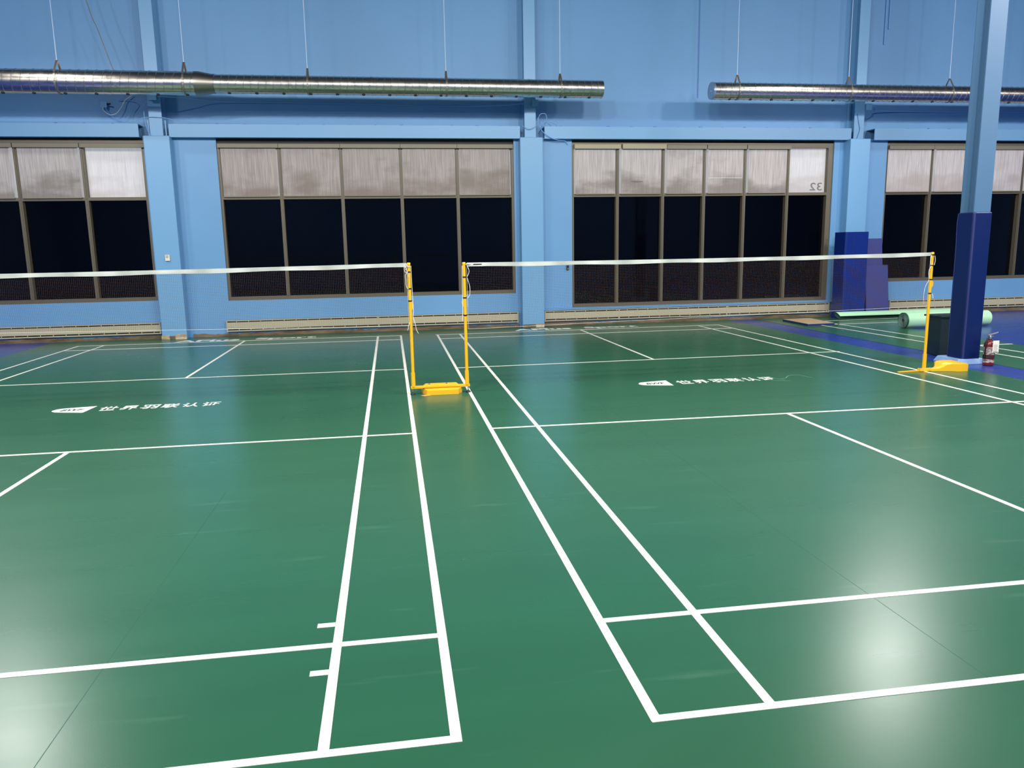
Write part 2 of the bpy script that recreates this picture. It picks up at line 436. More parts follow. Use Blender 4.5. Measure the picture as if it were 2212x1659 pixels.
window_4 = window(4, *WIN[3], (12.42, 13.64, 14.83, 16.04), 'rightmost window behind the free-standing post')
# blue sill ledge under window 3
tag(MB().prism([(7.56, 0.345), (7.56, 0.365), (7.66, 0.392), (7.66, 0.345)], 3.14, 10.16, 'x').build('trim_1', M_WALL, origin=(6.6, 7.6, 0.345)), kind='structure')
# mirrored street number on the film of the sixth pane
vs, fs = fit_text('32', 0, 0.30, 2.90, 3.075, bold=0.006)
nb = MB().add([(9.745-x, 7.785, z) for x, z in vs], fs)
o = nb.build('window_number', mat('grey_number_film', (120, 116, 116), 0.6), window_3, recalc=False)
tag(o, 'grey street number 32 seen from behind, mirrored')

# dark strips painting in the shade at the window heads
def head_strip(x0, x1, z):
    tag(MB().box(x0, x1, 7.66, 7.70, z, z+0.035).build('trim_2', M_HEAD_SHADE, origin=((x0+x1)/2, 7.68, z)), kind='structure')

# ------------------------------------------------------------------ roller blinds
def blind(x0, x1, cx0, cx1, m, label, grp, skew=0.0, cz0=3.80, cz1=3.885, wrinkle=0.004, cy=7.60, zb=2.855, cm=None):
    r = thing('roller_blind', ((cx0+cx1)/2, 7.63, 2.84), label, 'blind', grp)
    c = MB().prism([(cy, cz0), (cy, cz1-0.012), (cy+0.012, cz1), (7.675, cz1), (7.675, cz0)], cx0+0.004, cx1-0.004, 'x')
    c.build('cassette', cm or M_CASS, r)
    n, k = 24, 10; vs = []; random.seed(int(x0*100))
    ph = random.random()*6
    for j in range(k+1):
        t = j/k; z = cz0-0.002 - t*(cz0-0.002-zb)
        for i in range(n+1):
            s = i/n; xa = x0 + skew*t; x = xa + (x1-xa)*s
            y = 7.655 + wrinkle*(math.sin(s*17+ph)+0.6*math.sin(s*31+ph*2))*t
            vs.append((x, y, z))
    o1 = len(vs); vs += [(x, y+0.002, z) for x, y, z in vs]
    fs = [(j*(n+1)+i, j*(n+1)+i+1, (j+1)*(n+1)+i+1, (j+1)*(n+1)+i) for j in range(k) for i in range(n)]
    fs += [tuple(a+o1 for a in f)[::-1] for f in fs]
    MB().add(vs, fs).build('blind_cloth', m, r, smooth=True, recalc=False)
    MB().box(x0+skew, x1, 7.645, 7.665, zb-0.022, zb).build('bottom_bar', M_CASS, r, bevel=0.004)
    return r
G1, G2, G3, G4 = 'roller blinds of the leftmost window', 'roller blinds of the five-pane window', 'roller blinds of the six-pane window', 'roller blinds of the rightmost window'
blind(-8.41, -7.34, -8.47, -7.27, M_BLIND1, 'grey roller blind cut by the left edge of the photo', G1)
blind(-7.205, -6.115, -7.26, -6.06, M_BLIND1, 'grey roller blind left of the uncovered white pane beside the left column', G1)
c1 = MB().prism([(7.60, 3.80), (7.60, 3.873), (7.612, 3.885), (7.675, 3.885), (7.675, 3.80)], -6.05, -4.82, 'x')
tag(c1.build('blind_cassette', M_CASS, origin=(-5.44, 7.63, 3.80)), 'taupe blind cassette with its cloth rolled up beside the left column', 'blind')
L2 = ['first', 'second', 'middle', 'fourth', 'last']
e2 = [-3.45, -2.295, -1.067, 0.157, 1.337, 2.50]
for i in range(5):
    a, b = e2[i], e2[i+1]
    blind(a+0.045, b-0.045, a if i else -3.48, b if i < 4 else 2.53, M_BLIND2,
          'taupe roller blind over the %s pane from left of the five-pane window' % L2[i], G2) if i != 0 else \
    blind(a+0.02, b-0.055, -3.48, b, M_BLIND2, 'taupe roller blind hanging askew over the first pane of the five-pane window', G2)
e3 = [3.86, 4.845, 5.885, 6.845, 7.80, 8.84]
c3 = [(3.86, 4.90, 3.795, 3.89), (4.93, 5.935, 3.795, 3.90), (5.945, 6.865, 3.795, 3.885), (6.875, 7.80, 3.795, 3.885), (7.81, 8.86, 3.795, 3.89)]
D3 = ['smooth pale roller blind over the leftmost pane of the six-pane window',
      'pale roller blind with a dark smudge near its foot, projecting cassette',
      'pale roller blind over the third pane from left of the six-pane window',
      'pale roller blind with creases and a light horizontal tear line, fourth of six panes',
      'pale roller blind next to the pane numbered 32']
B3 = []
for i in range(5):
    cx0, cx1, z0, z1 = c3[i]
    b_ = blind(e3[i]+(0.03 if i == 0 else 0.075), e3[i+1]-0.055, cx0, cx1, M_BLIND3, D3[i], G3, cz0=z0, cz1=z1, cy=7.585 if i < 2 else 7.60,
          cm=mat('light_blind_cassette', (166, 156, 130), 0.45) if i < 2 else None)
    B3.append(b_)
M_STAIN = mat('grey_cloth_stain', (128, 118, 110), 0.8)
MB().prism([(5.14, 3.11), (5.20, 3.095), (5.30, 3.09), (5.41, 3.105), (5.42, 3.115), (5.32, 3.122), (5.22, 3.13), (5.16, 3.12)], 7.6485, 7.6500, 'y').build('cloth_stain', M_STAIN, B3[1])
MB().prism([(6.93, 3.172), (7.30, 3.176), (7.72, 3.172), (7.72, 3.180), (7.30, 3.184), (6.93, 3.180)], 7.6485, 7.6500, 'y').build('cloth_tear', M_WHITE, B3[3])
e4 = [11.28, 12.42, 13.64, 14.83, 16.04]
D4 = ['light roller blind at the left end of the rightmost window', 'light roller blind partly hidden by the free-standing post',
      'light roller blind with a crease right of the free-standing post', 'light roller blind cut by the right edge of the photo']
for i in range(4):
    blind(e4[i]+(0.0 if i == 0 else 0.075), e4[i+1]-0.05, e4[i]-0.01, e4[i+1]-0.01, M_BLIND4, D4[i], G4)

# ------------------------------------------------------------------ baseboard heaters
def heater(x0, x1, label, joints=()):
    r = thing('baseboard_heater', ((x0+x1)/2, 7.61, 0.10), label, 'heater', 'cream heaters under the windows')
    MB().box(x0, x1, 7.628, 7.65, 0.10, 0.335).build('back_plate', M_CREAM, r)
    MB().prism([(7.565, 0.335), (7.65, 0.335), (7.65, 0.327), (7.568, 0.327), (7.568, 0.318), (7.565, 0.318)], x0, x1, 'x').build('top_lip', M_CREAM, r)
    MB().prism([(7.570, 0.105), (7.65, 0.10), (7.65, 0.108), (7.575, 0.113), (7.575, 0.128), (7.570, 0.128)], x0, x1, 'x').build('bottom_lip', M_CREAM, r)
    f = MB(); x = x0+0.03
    while x < x1-0.02:
        f.box(x, x+0.006, 7.578, 7.628, 0.13, 0.318); x += 0.06
    f.box(x0+0.01, x1-0.01, 7.60, 7.614, 0.13, 0.318)
    f.build('heating_fins', M_DARK, r)
    b = MB().box(x0+0.01, x1-0.01, 7.566, 7.574, 0.155, 0.295); x = x0+0.2
    while x < x1-0.05:
        b.box(x, x+0.012, 7.566, 7.58, 0.29, 0.325); b.box(x+0.04, x+0.052, 7.568, 7.58, 0.12, 0.16); x += 0.24
    b.build('front_panel', M_CREAM, r)
    for e in (x0, x1-0.02): MB().box(e, e+0.02, 7.562, 7.65, 0.10, 0.337).build('end_cap', M_CREAM, r)
    for j in joints: MB().box(j-0.012, j+0.012, 7.562, 7.60, 0.10, 0.337).build('joint_cover', M_CREAM, r)
heater(-11.0, -4.86, 'cream baseboard heater under the leftmost window', (-8.4,))
heater(-3.565, 2.58, 'cream baseboard heater under the five-pane window', (-0.45,))
heater(3.17, 9.96, 'cream baseboard heater under the six-pane window', (4.87, 7.42))
heater(11.50, 17.4, 'cream baseboard heater right of the leaning blue pads', (14.4,))

# ------------------------------------------------------------------ court mats with lines, lettering, emblems
MZ = 0.004
def line(b, p, q, wd=0.04, z=MZ):
    p = Vector((p[0], p[1])); q = Vector((q[0], q[1])); d = (q-p).normalized(); nrm = Vector((-d.y, d.x))*wd/2
    c = [p-nrm, q-nrm, q+nrm, p+nrm]
    b.add([(v.x, v.y, z) for v in c] + [(v.x, v.y, z+0.0016) for v in c], [(3,2,1,0),(4,5,6,7),(0,1,5,4),(1,2,6,5),(2,3,7,6),(3,0,4,7)])
mat_main = thing('court_mat', (0.3, 0.5, 0), 'large green vinyl mat carrying the two badminton courts', 'court mat')
MB().box(-6.90, 7.47, -13.0, 7.605, 0.0002, MZ).build('mat_surface', M_GREEN, mat_main)
def court(par, g, fb, fl_, fs, ns, nl, nb, marks):
    """g: x of the doubles sideline edge; each of fb..nb = ((x,y),(x,y)) centre lines of cross lines"""
    for (p, q) in (fb, fl_, fs, ns, nl, nb):
        b = MB(); line(b, p, q); b.build('court_line', M_LINE, par, recalc=False)
    for (p, q) in marks:
        b = MB(); line(b, p, q, z=MZ+0.0004); b.build('court_line', M_LINE, par, recalc=False)
# left court (right doubles sideline at x = -0.02)
court(mat_main, 0,
      ((-6.15, 6.68), (0.0, 6.63)), ((-6.14, 5.97), (0.0, 5.905)), ((-6.13, 2.06), (-0.02, 2.055)),
      ((-6.10, -2.03), (-0.02, -1.995)), ((-6.08, -5.915), (-0.02, -5.925)), ((-6.1, -6.68), (0.0, -6.68)),
      [((-0.02, -6.7), (-0.003, 6.65)), ((-0.48, -6.66), (-0.462, 6.63)), ((-6.08, -6.7), (-6.135, 6.70)), ((-5.62, -6.66), (-5.66, 6.70)),
       ((-3.05, 2.055), (-3.052, 6.66)), ((-3.05, -2.01), (-3.05, -6.68)),
       ((-0.50, -5.733), (-0.58, -5.733)), ((-0.50, -6.148), (-0.575, -6.148))])
court(mat_main, 0.70,
      ((0.69, 6.53), (6.80, 6.61)), ((0.71, 5.80), (6.80, 5.87)), ((0.71, 1.98), (6.83, 2.06)),
      ((0.70, -1.965), (6.80, -2.025)), ((0.70, -5.93), (6.80, -5.95)), ((0.69, -6.695), (6.80, -6.70)),
      [((0.708, -6.71), (0.732, 6.55)), ((1.163, -6.68), (1.19, 6.55)), ((6.77, -6.7), (6.785, 6.63)), ((6.30, -6.7), (6.33, 6.60)),
       ((3.74, 2.01), (3.722, 6.56)), ((3.757, -2.0), (3.745, -6.69))])
# seams of the mat rolls
for p, q in (((-1.46, -9.0), (-1.42, -3.5)), ((2.05, -4.3), (2.12, -9.0)), ((2.10, -4.3), (2.04, 1.0))):
    sm = MB(); line(sm, p, q, 0.003, MZ-0.0013); sm.build('mat_seam', M_GREENE, mat_main, recalc=False)
# emblem + chinese lettering
def emblem(par, x0, flip=0):
    b = MB()
    pts = [(0.0, -0.01), (0.015, -0.045), (0.06, -0.085), (0.11, -0.105), (0.385, -0.178), (0.412, 0.185), (0.12, 0.13), (0.06, 0.115), (0.02, 0.075), (0.003, 0.03)]
    b.add([(x0+x, y, MZ+0.0005) for x, y in pts] + [(x0+x, y, MZ+0.0018) for x, y in pts],
          [tuple(range(10))[::-1], tuple(range(10, 20))] + [(i, (i+1) % 10, 10+(i+1) % 10, 10+i) for i in range(10)])
    e = b.build('court_emblem', M_LETTER, par, recalc=False)
    tag(e, 'white shuttle-shaped emblem with green letters')
    vs, fs = fit_text('BWF', x0+0.09, x0+0.335, -0.055, 0.055, bold=0.03, shear=0.2)
    MB().add([(x, y, MZ+0.0022) for x, y in vs], fs).build('emblem_lettering', M_LETTERG, e, recalc=False)
    s = MB().add([(x0+0.34, -0.02, MZ+0.0022), (x0+0.38, -0.045, MZ+0.0022), (x0+0.39, 0.07, MZ+0.0022), (x0+0.345, 0.02, MZ+0.0022)], [(0, 1, 2, 3)])
def chars(par, x0, pitch, wd):
    for i, ch in enumerate('世界羽联认证'):
        a = x0 + pitch*i
        vs, fs = fit_text(ch, a, a+wd, -0.12, 0.115, bold=0.021)
        MB().add([(x, y, MZ+0.0018) for x, y in vs], fs).build('court_lettering', M_LETTER, par, recalc=False)
M_CHALK = mat('pale_scuff', (78, 130, 104), 0.6)
for pts in ([(4.72, -0.06), (4.80, -0.03), (4.86, 0.06), (4.94, 0.15), (5.04, 0.17), (5.10, 0.10), (5.10, 0.0), (5.14, -0.06)],
            [(4.45, -0.05), (4.60, -0.16), (4.75, -0.24)], [(4.62, 0.04), (4.70, -0.08), (4.72, -0.16)]):
    q = MB()
    for a_, b_ in zip(pts, pts[1:]): line(q, a_, b_, 0.014, MZ-0.0009)
    q.build('scuff_mark', M_CHALK, mat_main, recalc=False)
emblem(mat_main, -3.975); chars(mat_main, -3.475, 0.222, 0.19)
emblem(mat_main, 2.848); chars(mat_main, 3.345, 0.222, 0.19)
def word(par, x0, x1, y0, y1, txt):
    vs, fs = fit_text(txt, x0, x1, y0, y1, bold=0.04)
    MB().add([(x, y, MZ+0.0018) for x, y in vs], fs).build('court_lettering', M_LETTER, par, recalc=False)
word(mat_main, -4.42, -3.19, 6.735, 7.06, 'APlus'); word(mat_main, -2.89, -1.70, 6.73, 7.08, 'Sport')
word(mat_main, 2.36, 3.60, 6.745, 7.09, 'APlus'); word(mat_main, 3.90, 5.07, 6.72, 7.07, 'Sport')

third = thing('court_mat', (9.2, 1.0, 0), 'green mat strip right of the blue aisle, running behind the padded post', 'court mat')
MB().box(8.10, 10.0, -6.0, 7.605, 0.0002, MZ).build('mat_surface', M_GREEN, third)
MB().box(10.0, 11.6, 5.05, 7.0, 0.0002, MZ).build('mat_surface', M_GREEN, third)
for p, q in (((9.17, 6.62), (9.40, 0.0)), ((8.735, 6.60), (8.90, 0.0)), ((8.71, 6.60), (11.9, 6.80)), ((8.73, 5.92), (11.9, 5.95)),
             ((8.9, 2.13), (9.97, 2.115)), ((9.40, 0.02), (9.42, -5.5)), ((8.90, 0.02), (8.92, -5.5))):
    b = MB(); line(b, p, q); b.build('court_line', M_LINE, third, recalc=False)

# ------------------------------------------------------------------ nets
def net(x0, x1, zt0, zt1, zb0, zb1, label, y=0.0):
    r = thing('badminton_net', ((x0+x1)/2, y, zb0), label, 'net', 'badminton nets')
    def Z(t, u):   # u 0 top .. 1 bottom
        top = zt0+(zt1-zt0)*t - 0.012*math.sin(PI*t); bot = zb0+(zb1-zb0)*t
        return top + (bot-top)*u
    n = 120; vs = []; random.seed(5)
    # tape: folded band with slight waves
    for i in range(n+1):
        t = i/n; x = x0+(x1-x0)*t; wv = 0.004*math.sin(x*9)+0.003*math.sin(x*23); zt = Z(t, 0)
        h = 0.047 + 0.004*math.sin(x*5.3)
        vs += [(x, y-0.006+wv, zt), (x, y+0.006+wv, zt), (x, y+0.007+wv, zt-h), (x, y-0.007-wv*0.6, zt-h)]
    fs = []
    for i in range(n):
        a = 4*i; c = a+4
        for k in range(4): fs.append((a+k, c+k, c+(k+1) % 4, a+(k+1) % 4))
    fs += [(0, 1, 2, 3), (4*n+3, 4*n+2, 4*n+1, 4*n)]
    MB().add(vs, fs).build('top_tape', M_TAPE, r, smooth=True)
    m = MB(); rr = 0.0007; N = int((x1-x0)/0.0195)
    for i in range(N+1):
        t = i/N; pts = []
        for k in range(9):
            u = k/8; zz = Z(t, u) - (0.047 if k == 0 else 0)
            x = x0+(x1-x0)*t + 0.010*math.sin(u*9+t*2)*u*(1-abs(2*t-1)**6)
            pts.append((x, y + 0.012*math.sin(u*5+t*7)*u, zz))
        m.tube(pts, rr, 3, cap=False)
    H = 37
    for j in range(1, H+1):
        u = j/H; pts = []
        for i in range(0, 61):
            t = i/60
            x = x0+(x1-x0)*t + 0.010*math.sin(u*9+t*2)*u*(1-abs(2*t-1)**6)
            pts.append((x, y + 0.012*math.sin(u*5+t*7)*u, Z(t, 0.06+0.94*u)))
        m.tube(pts, rr, 3, cap=False)
    m.build('net_mesh', M_MESH, r, recalc=False)
    MB().tube([(x0+(x1-x0)*i/40, y + 0.012*math.sin(5+i/40*7), Z(i/40, 1)) for i in range(41)], 0.0014, 6).build('bottom_cord', M_CORD, r)
    for e, t in ((x0, 0), (x1, 1)):
        MB().tube([(e, y, Z(t, 0.07)), (e, y, Z(t, 1))], 0.002, 6).build('side_cord', M_CORD, r)
    return r
net1 = net(-6.12, 0.022, 1.535, 1.562, 0.92, 0.83, 'left badminton net with white top tape, tied to the twin-post stand')
net2 = net(0.722, 6.752, 1.552, 1.562, 0.77, 0.87, 'right badminton net between the twin-post stand and the single yellow post')
o = MB().box(0.80, 0.90, -0.0095, -0.0075, 1.527, 1.537).build('tape_print', M_BLACK, net2)

# ------------------------------------------------------------------ net posts
def round_pole(b, x, y, z0, z1, r=0.020, n=20): b.lathe([(r, z0), (r, z1)], (x, y, 0), n)
def post_parts(r, x, y, ztop, zs, sleeve, bands, knob_side, zk):
    b = MB(); round_pole(b, x, y, zs, ztop, 0.0185); b.build('pole', M_YEL, r, smooth=True)
    b = MB(); round_pole(b, x, y, zs-0.005, sleeve, 0.0245); b.build('pole_sleeve', M_YEL, r, smooth=True)
    b = MB(); b.lathe([(0.0205, ztop-0.02), (0.0205, ztop), (0.016, ztop+0.006)], (x, y, 0), 20); b.build('pole_cap', M_YEL, r, smooth=True)
    for zb in bands:
        b = MB(); b.lathe([(0.0195, zb-0.008), (0.0225, zb-0.006), (0.0225, zb+0.006), (0.0195, zb+0.008)], (x, y, 0), 20)
        b.build('rubber_band', M_BLACK, r, smooth=True)
    # cleat
    s = knob_side
    b = MB(); b.prism([(x+s*0.012, zk+0.065), (x+s*0.032, zk+0.03), (x+s*0.040, zk-0.005), (x+s*0.032, zk-0.035), (x+s*0.012, zk-0.065)], y-0.010, y+0.010, 'y')
    b.build('cord_cleat', M_YEL, r, bevel=0.004)
stand = thing('net_stand', (0.366, 0.02, 0), 'yellow twin-post net stand in the gap between the two courts', 'net post')
post_parts(stand, 0.046, 0.0, 1.560, 0.105, 0.27, (1.458, 1.265, 1.122), 1, 1.070)
post_parts(stand, 0.690, 0.0, 1.552, 0.105, 0.27, (1.385, 1.142, 0.935), -1, 1.085)
MB().box(0.015, 0.722, -0.016, 0.016, 0.075, 0.108).build('cross_bar', M_YEL, stand, bevel=0.004)
b = MB()
b.add([(0.145, 0.06, 0), (0.20, -0.095, 0), (0.575, -0.095, 0), (0.628, 0.02, 0), (0.628, 0.13, 0), (0.145, 0.13, 0),
       (0.145, 0.06, 0.085), (0.20, -0.095, 0.068), (0.575, -0.095, 0.068), (0.628, 0.02, 0.082), (0.628, 0.13, 0.085), (0.145, 0.13, 0.085)],
      [(5,4,3,2,1,0),(6,7,8,9,10,11)] + [(i, (i+1) % 6, 6+(i+1) % 6, 6+i) for i in range(6)])
b.build('counterweight', M_YELB, stand, bevel=0.006)
MB().prism([(0.15, 0.083), (0.19, 0.118), (0.565, 0.118), (0.61, 0.083)], -0.03, 0.10, 'y').build('weight_saddle', M_YELB, stand, bevel=0.008)
for bx in (0.235, 0.44):
    MB().lathe([(0.013, 0.118), (0.013, 0.128), (0.006, 0.129), (0.006, 0.135)], (bx, 0.0, 0), 6).build('bolt', M_CHROME, stand)
for bx in (0.035, 0.70):
    q = MB().lathe([(0.030, 0.004), (0.030, 0.012), (0.020, 0.024), (0.009, 0.032), (0.007, 0.040)], (bx, 0.0, 0), 16)
    f = q.build('levelling_foot', M_BLACK, stand, smooth=True)
    MB().lathe([(0.006, 0.035), (0.006, 0.078)], (bx, 0.0, 0), 8).build('threaded_rod', M_CHROME, f)
# cords tied to the posts
def cord(par, pts, r=0.0028):
    P = [Vector(p) for p in pts]; out = []
    for i in range(len(P)-1):
        p0 = P[max(i-1, 0)]; p1 = P[i]; p2 = P[i+1]; p3 = P[min(i+2, len(P)-1)]
        for k in range(6):
            t = k/6
            out.append(0.5*((2*p1)+(p2-p0)*t+(2*p0-5*p1+4*p2-p3)*t*t+(3*p1-p0-3*p2+p3)*t**3))
    out.append(P[-1])
    MB().tube(out, r, 6).build('net_cord', M_CORD, par, smooth=True)
yf = -0.022
cord(net1, [(0.02, -0.006, 1.545), (0.035, -0.024, 1.52), (0.060, -0.022, 1.515)])
cord(net1, [(-0.005, -0.01, 1.545), (-0.006, -0.02, 1.50), (0.0, yf, 1.46), (0.028, yf, 1.455)])
cord(net1, [(0.026, yf, 1.452), (0.002, yf, 1.42), (0.006, yf, 1.36), (0.004, yf, 1.32), (0.018, yf, 1.275), (0.036, yf, 1.262)])
cord(net1, [(0.02, -0.02, 1.52), (0.005, -0.03, 1.51), (0.018, -0.03, 1.495), (0.008, -0.03, 1.485), (0.024, -0.025, 1.475), (0.036, -0.024, 1.40)])
cord(net1, [(0.070, -0.008, 1.53), (0.072, -0.01, 1.40), (0.074, -0.01, 1.28), (0.078, -0.01, 1.12), (0.080, -0.012, 1.0), (0.074, -0.02, 0.93), (0.095, -0.03, 0.85), (0.108, -0.03, 0.78), (0.128, -0.03, 0.74)])
cord(net1, [(0.030, yf, 0.87), (0.014, -0.03, 0.83), (0.012, -0.03, 0.80), (0.002, -0.03, 0.78)])
cord(net2, [(0.712, -0.02, 1.53), (0.730, -0.02, 1.545), (0.745, -0.012, 1.535), (0.765, -0.01, 1.54)], 0.005)
cord(net2, [(0.722, -0.01, 1.52), (0.745, yf, 1.47), (0.742, yf, 1.43), (0.722, yf, 1.39)])
cord(net2, [(0.720, yf, 1.382), (0.742, yf, 1.31), (0.752, yf, 1.25), (0.748, yf, 1.18), (0.722, yf, 1.14)])
cord(net2, [(0.668, -0.01, 1.52), (0.664, -0.012, 1.3), (0.662, -0.012, 1.12), (0.660, -0.012, 1.02), (0.657, -0.02, 0.93), (0.652, -0.02, 0.87)])
tag(MB().add([(0.125, -0.09, 0.0052), (0.165, -0.15, 0.0052), (0.245, -0.115, 0.0052), (0.20, -0.05, 0.0052), (0.125, -0.09, 0.0075), (0.165, -0.15, 0.012), (0.245, -0.115, 0.0075), (0.20, -0.05, 0.0075)],
      [(3,2,1,0),(4,5,6,7),(0,1,5,4),(1,2,6,5),(2,3,7,6),(3,0,4,7)]).build('cardboard_scrap', M_CARD, origin='base'),
    'small orange-brown cardboard scrap under the corner of the yellow twin-post stand', 'cardboard')

rs = thing('net_stand', (6.80, 0.0, 0), 'single yellow net post with a sculpted floor weight, in front of the padded post', 'net post')
post_parts(rs, 6.775, 0.0, 1.560, 0.045, 0.235, (1.53, 1.395, 1.215, 1.035), 1, 1.16)
b = MB().prism([(-0.018, 0.006), (0.018, 0.006), (0.018, 0.030), (-0.018, 0.036)], 6.40, 6.98, 'x'); b.v = [(x, y, z*(0.55+0.45*min(1, (x-6.40)/0.3))) for x, y, z in b.v]
b.build('floor_leg', M_YEL, rs, bevel=0.004)
MB().box(6.70, 6.88, -0.032, 0.032, 0.006, 0.046).build('pole_foot', M_YEL, rs, bevel=0.006)
for bx in (6.715, 6.855): MB().lathe([(0.011, 0.044), (0.011, 0.056)], (bx, -0.012, 0), 6).build('bolt', M_CHROME, rs)
# sculpted weight: grid surface, waisted neck rising to a flat-topped block
def weight():
    xs = [6.86, 6.90, 6.94, 6.975, 7.005, 7.03, 7.06, 7.10, 7.14, 7.17, 7.20, 7.30, 7.32]
    hz = [0.036, 0.040, 0.043, 0.050, 0.064, 0.084, 0.102, 0.110, 0.112, 0.113, 0.114, 0.112, 0.098]
    yl = [-0.035, -0.04, -0.05, -0.06, -0.068, -0.074, -0.082, -0.10, -0.125, -0.145, -0.150, -0.150, -0.135]
    yh = [0.035, 0.04, 0.05, 0.07, 0.10, 0.14, 0.18, 0.20, 0.20, 0.20, 0.20, 0.20, 0.19]
    vs = []; ny = 14
    for i, x in enumerate(xs):
        for j in range(ny+1):
            s = j/ny; y = yl[i]+(yh[i]-yl[i])*s
            dip = 1 - 0.30*math.exp(-((s-0.12)/0.12)**2)*(1 if 1 < i < 8 else 0)
            z = hz[i]*dip if 0 < j < ny else hz[i]*0.93
            vs.append((x, y, z))
        for j in range(ny+1):
            s = j/ny; vs.append((x, yl[i]+(yh[i]-yl[i])*s, 0.006))
    row = 2*(ny+1); fs = []
    for i in range(len(xs)-1):
        for j in range(ny):
            a = i*row+j; fs.append((a, a+1, a+1+row, a+row))
            a2 = i*row+ny+1+j; fs.append((a2, a2+row, a2+1+row, a2+1))
        fs.append((i*row, (i+1)*row, (i+1)*row+ny+1, i*row+ny+1))
        fs.append((i*row+ny, i*row+2*ny+1, (i+1)*row+2*ny+1, (i+1)*row+ny))
    for i in (0, len(xs)-1):
        fs.append(tuple(i*row+j for j in range(ny+1)) + tuple(i*row+ny+1+j for j in range(ny, -1, -1)))
    return MB().add(vs, fs)
weight().build('counterweight', M_YELB, rs, smooth=True)
cord(net2, [(6.752, -0.02, 1.53), (6.738, yf, 1.49), (6.742, yf, 1.44), (6.76, yf, 1.40)])
cord(net2, [(6.758, yf, 1.388), (6.732, yf, 1.35), (6.725, yf, 1.30), (6.735, yf, 1.225)])
cord(net2, [(6.795, yf, 1.52), (6.805, yf, 1.46), (6.796, yf, 1.40)])
cord(net2, [(6.80, -0.018, 1.03), (6.812, -0.02, 1.0), (6.815, -0.02, 0.97)])
cord(net2, [(6.735, yf, 1.21), (6.70, -0.01, 1.12), (6.69, -0.005, 1.02), (6.70, 0, 0.90)])

# ------------------------------------------------------------------ free-standing steel post with pad
pc = thing('steel_column', (7.80, 0.57, 0), 'free-standing grey-blue steel post with open flanges at the right, padded below', 'column')
b = MB(); b.box(7.675, 7.925, 0.430, 0.448, 0.08, ZC); b.box(7.675, 7.925, 0.672, 0.690, 0.08, ZC); b.box(7.793, 7.807, 0.448, 0.672, 0.08, ZC)
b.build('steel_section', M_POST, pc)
b = MB(); b.add([(7.565, 0.375, 0), (8.01, 0.375, 0), (8.01, 0.86, 0), (7.565, 0.86, 0), (7.60, 0.395, 0.078), (7.985, 0.395, 0.078), (7.985, 0.82, 0.078), (7.60, 0.82, 0.078)],
      [(3,2,1,0),(4,5,6,7),(0,1,5,4),(1,2,6,5),(2,3,7,6),(3,0,4,7)])
b.build('concrete_plinth', M_PLINTH, pc, bevel=0.006)
pw = thing('post_pad', (7.80, 0.56, 0.08), 'tall navy vinyl pad wrapped around the free-standing post', 'pad')
o_ = [(7.655, 0.425), (7.685, 0.392), (7.915, 0.392), (7.945, 0.425), (7.945, 0.69), (7.915, 0.725), (7.685, 0.725), (7.655, 0.69)]
i_ = [(7.672, 0.429), (7.672, 0.429), (7.928, 0.429), (7.928, 0.429), (7.928, 0.692), (7.928, 0.692), (7.672, 0.692), (7.672, 0.692)]
b = MB(); n = 8
b.add([(x, y, 0.08) for x, y in o_] + [(x, y, 2.075) for x, y in o_] + [(x, y, 2.085) for x, y in i_] + [(x, y, 0.08) for x, y in i_],
      [(i, (i+1) % n, n+(i+1) % n, n+i) for i in range(n)] + [(n+i, n+(i+1) % n, 2*n+(i+1) % n, 2*n+i) for i in range(n)]
      + [(2*n+i, 2*n+(i+1) % n, 3*n+(i+1) % n, 3*n+i) for i in range(n)] + [(3*n+i, 3*n+(i+1) % n, (i+1) % n, i) for i in range(n)])
b.build('pad_cover', M_PADD, pw, bevel=0.006)
MB().box(7.650, 7.656, 0.42, 0.70, 2.066, 2.074).build('top_seam', M_SEAM, pw)
MB().tube([(7.656, 0.692, 0.09), (7.655, 0.692, 0.9), (7.655, 0.692, 1.6), (7.650, 0.698, 1.95), (7.656, 0.692, 2.07)], 0.006, 6).build('edge_piping', M_SEAM, pw)
MB().prism([(7.664, 0.410), (7.679, 0.394), (7.683, 0.398), (7.668, 0.414)], 0.085, 2.07, 'z').build('corner_seam', M_SEAM, pw)

# ------------------------------------------------------------------ trash bin
tb = thing('trash_bin', (8.10, 1.34, 0), 'dark slate rectangular trash bin standing behind the padded post', 'bin')
def tapered(b, x0, x1, y0, y1, z0, z1, d0, thick=0.012):
    A = [(x0+d0, y0+d0), (x1-d0, y0+d0), (x1-d0, y1-d0), (x0+d0, y1-d0)]; B = [(x0, y0), (x1, y0), (x1, y1), (x0, y1)]
    t = thick; Bi = [(x0+t, y0+t), (x1-t, y0+t), (x1-t, y1-t), (x0+t, y1-t)]; Ai = [(x0+d0+t, y0+d0+t), (x1-d0-t, y0+d0+t), (x1-d0-t, y1-d0-t), (x0+d0+t, y1-d0-t)]
    vs = [(x, y, z0) for x, y in A] + [(x, y, z1) for x, y in B] + [(x, y, z1) for x, y in Bi] + [(x, y, z0+t) for x, y in Ai]
    fs = [(3,2,1,0)] + [(i, (i+1) % 4, 4+(i+1) % 4, 4+i) for i in range(4)] + [(4+i, 4+(i+1) % 4, 8+(i+1) % 4, 8+i) for i in range(4)]
    fs += [(8+i, 8+(i+1) % 4, 12+(i+1) % 4, 12+i) for i in range(4)] + [(12, 13, 14, 15)]
    b.add(vs, fs)
b = MB(); tapered(b, 7.885, 8.31, 1.165, 1.50, 0.004, 0.60, 0.035); b.build('bin_body', M_BIN, tb, bevel=0.006)
b = MB()
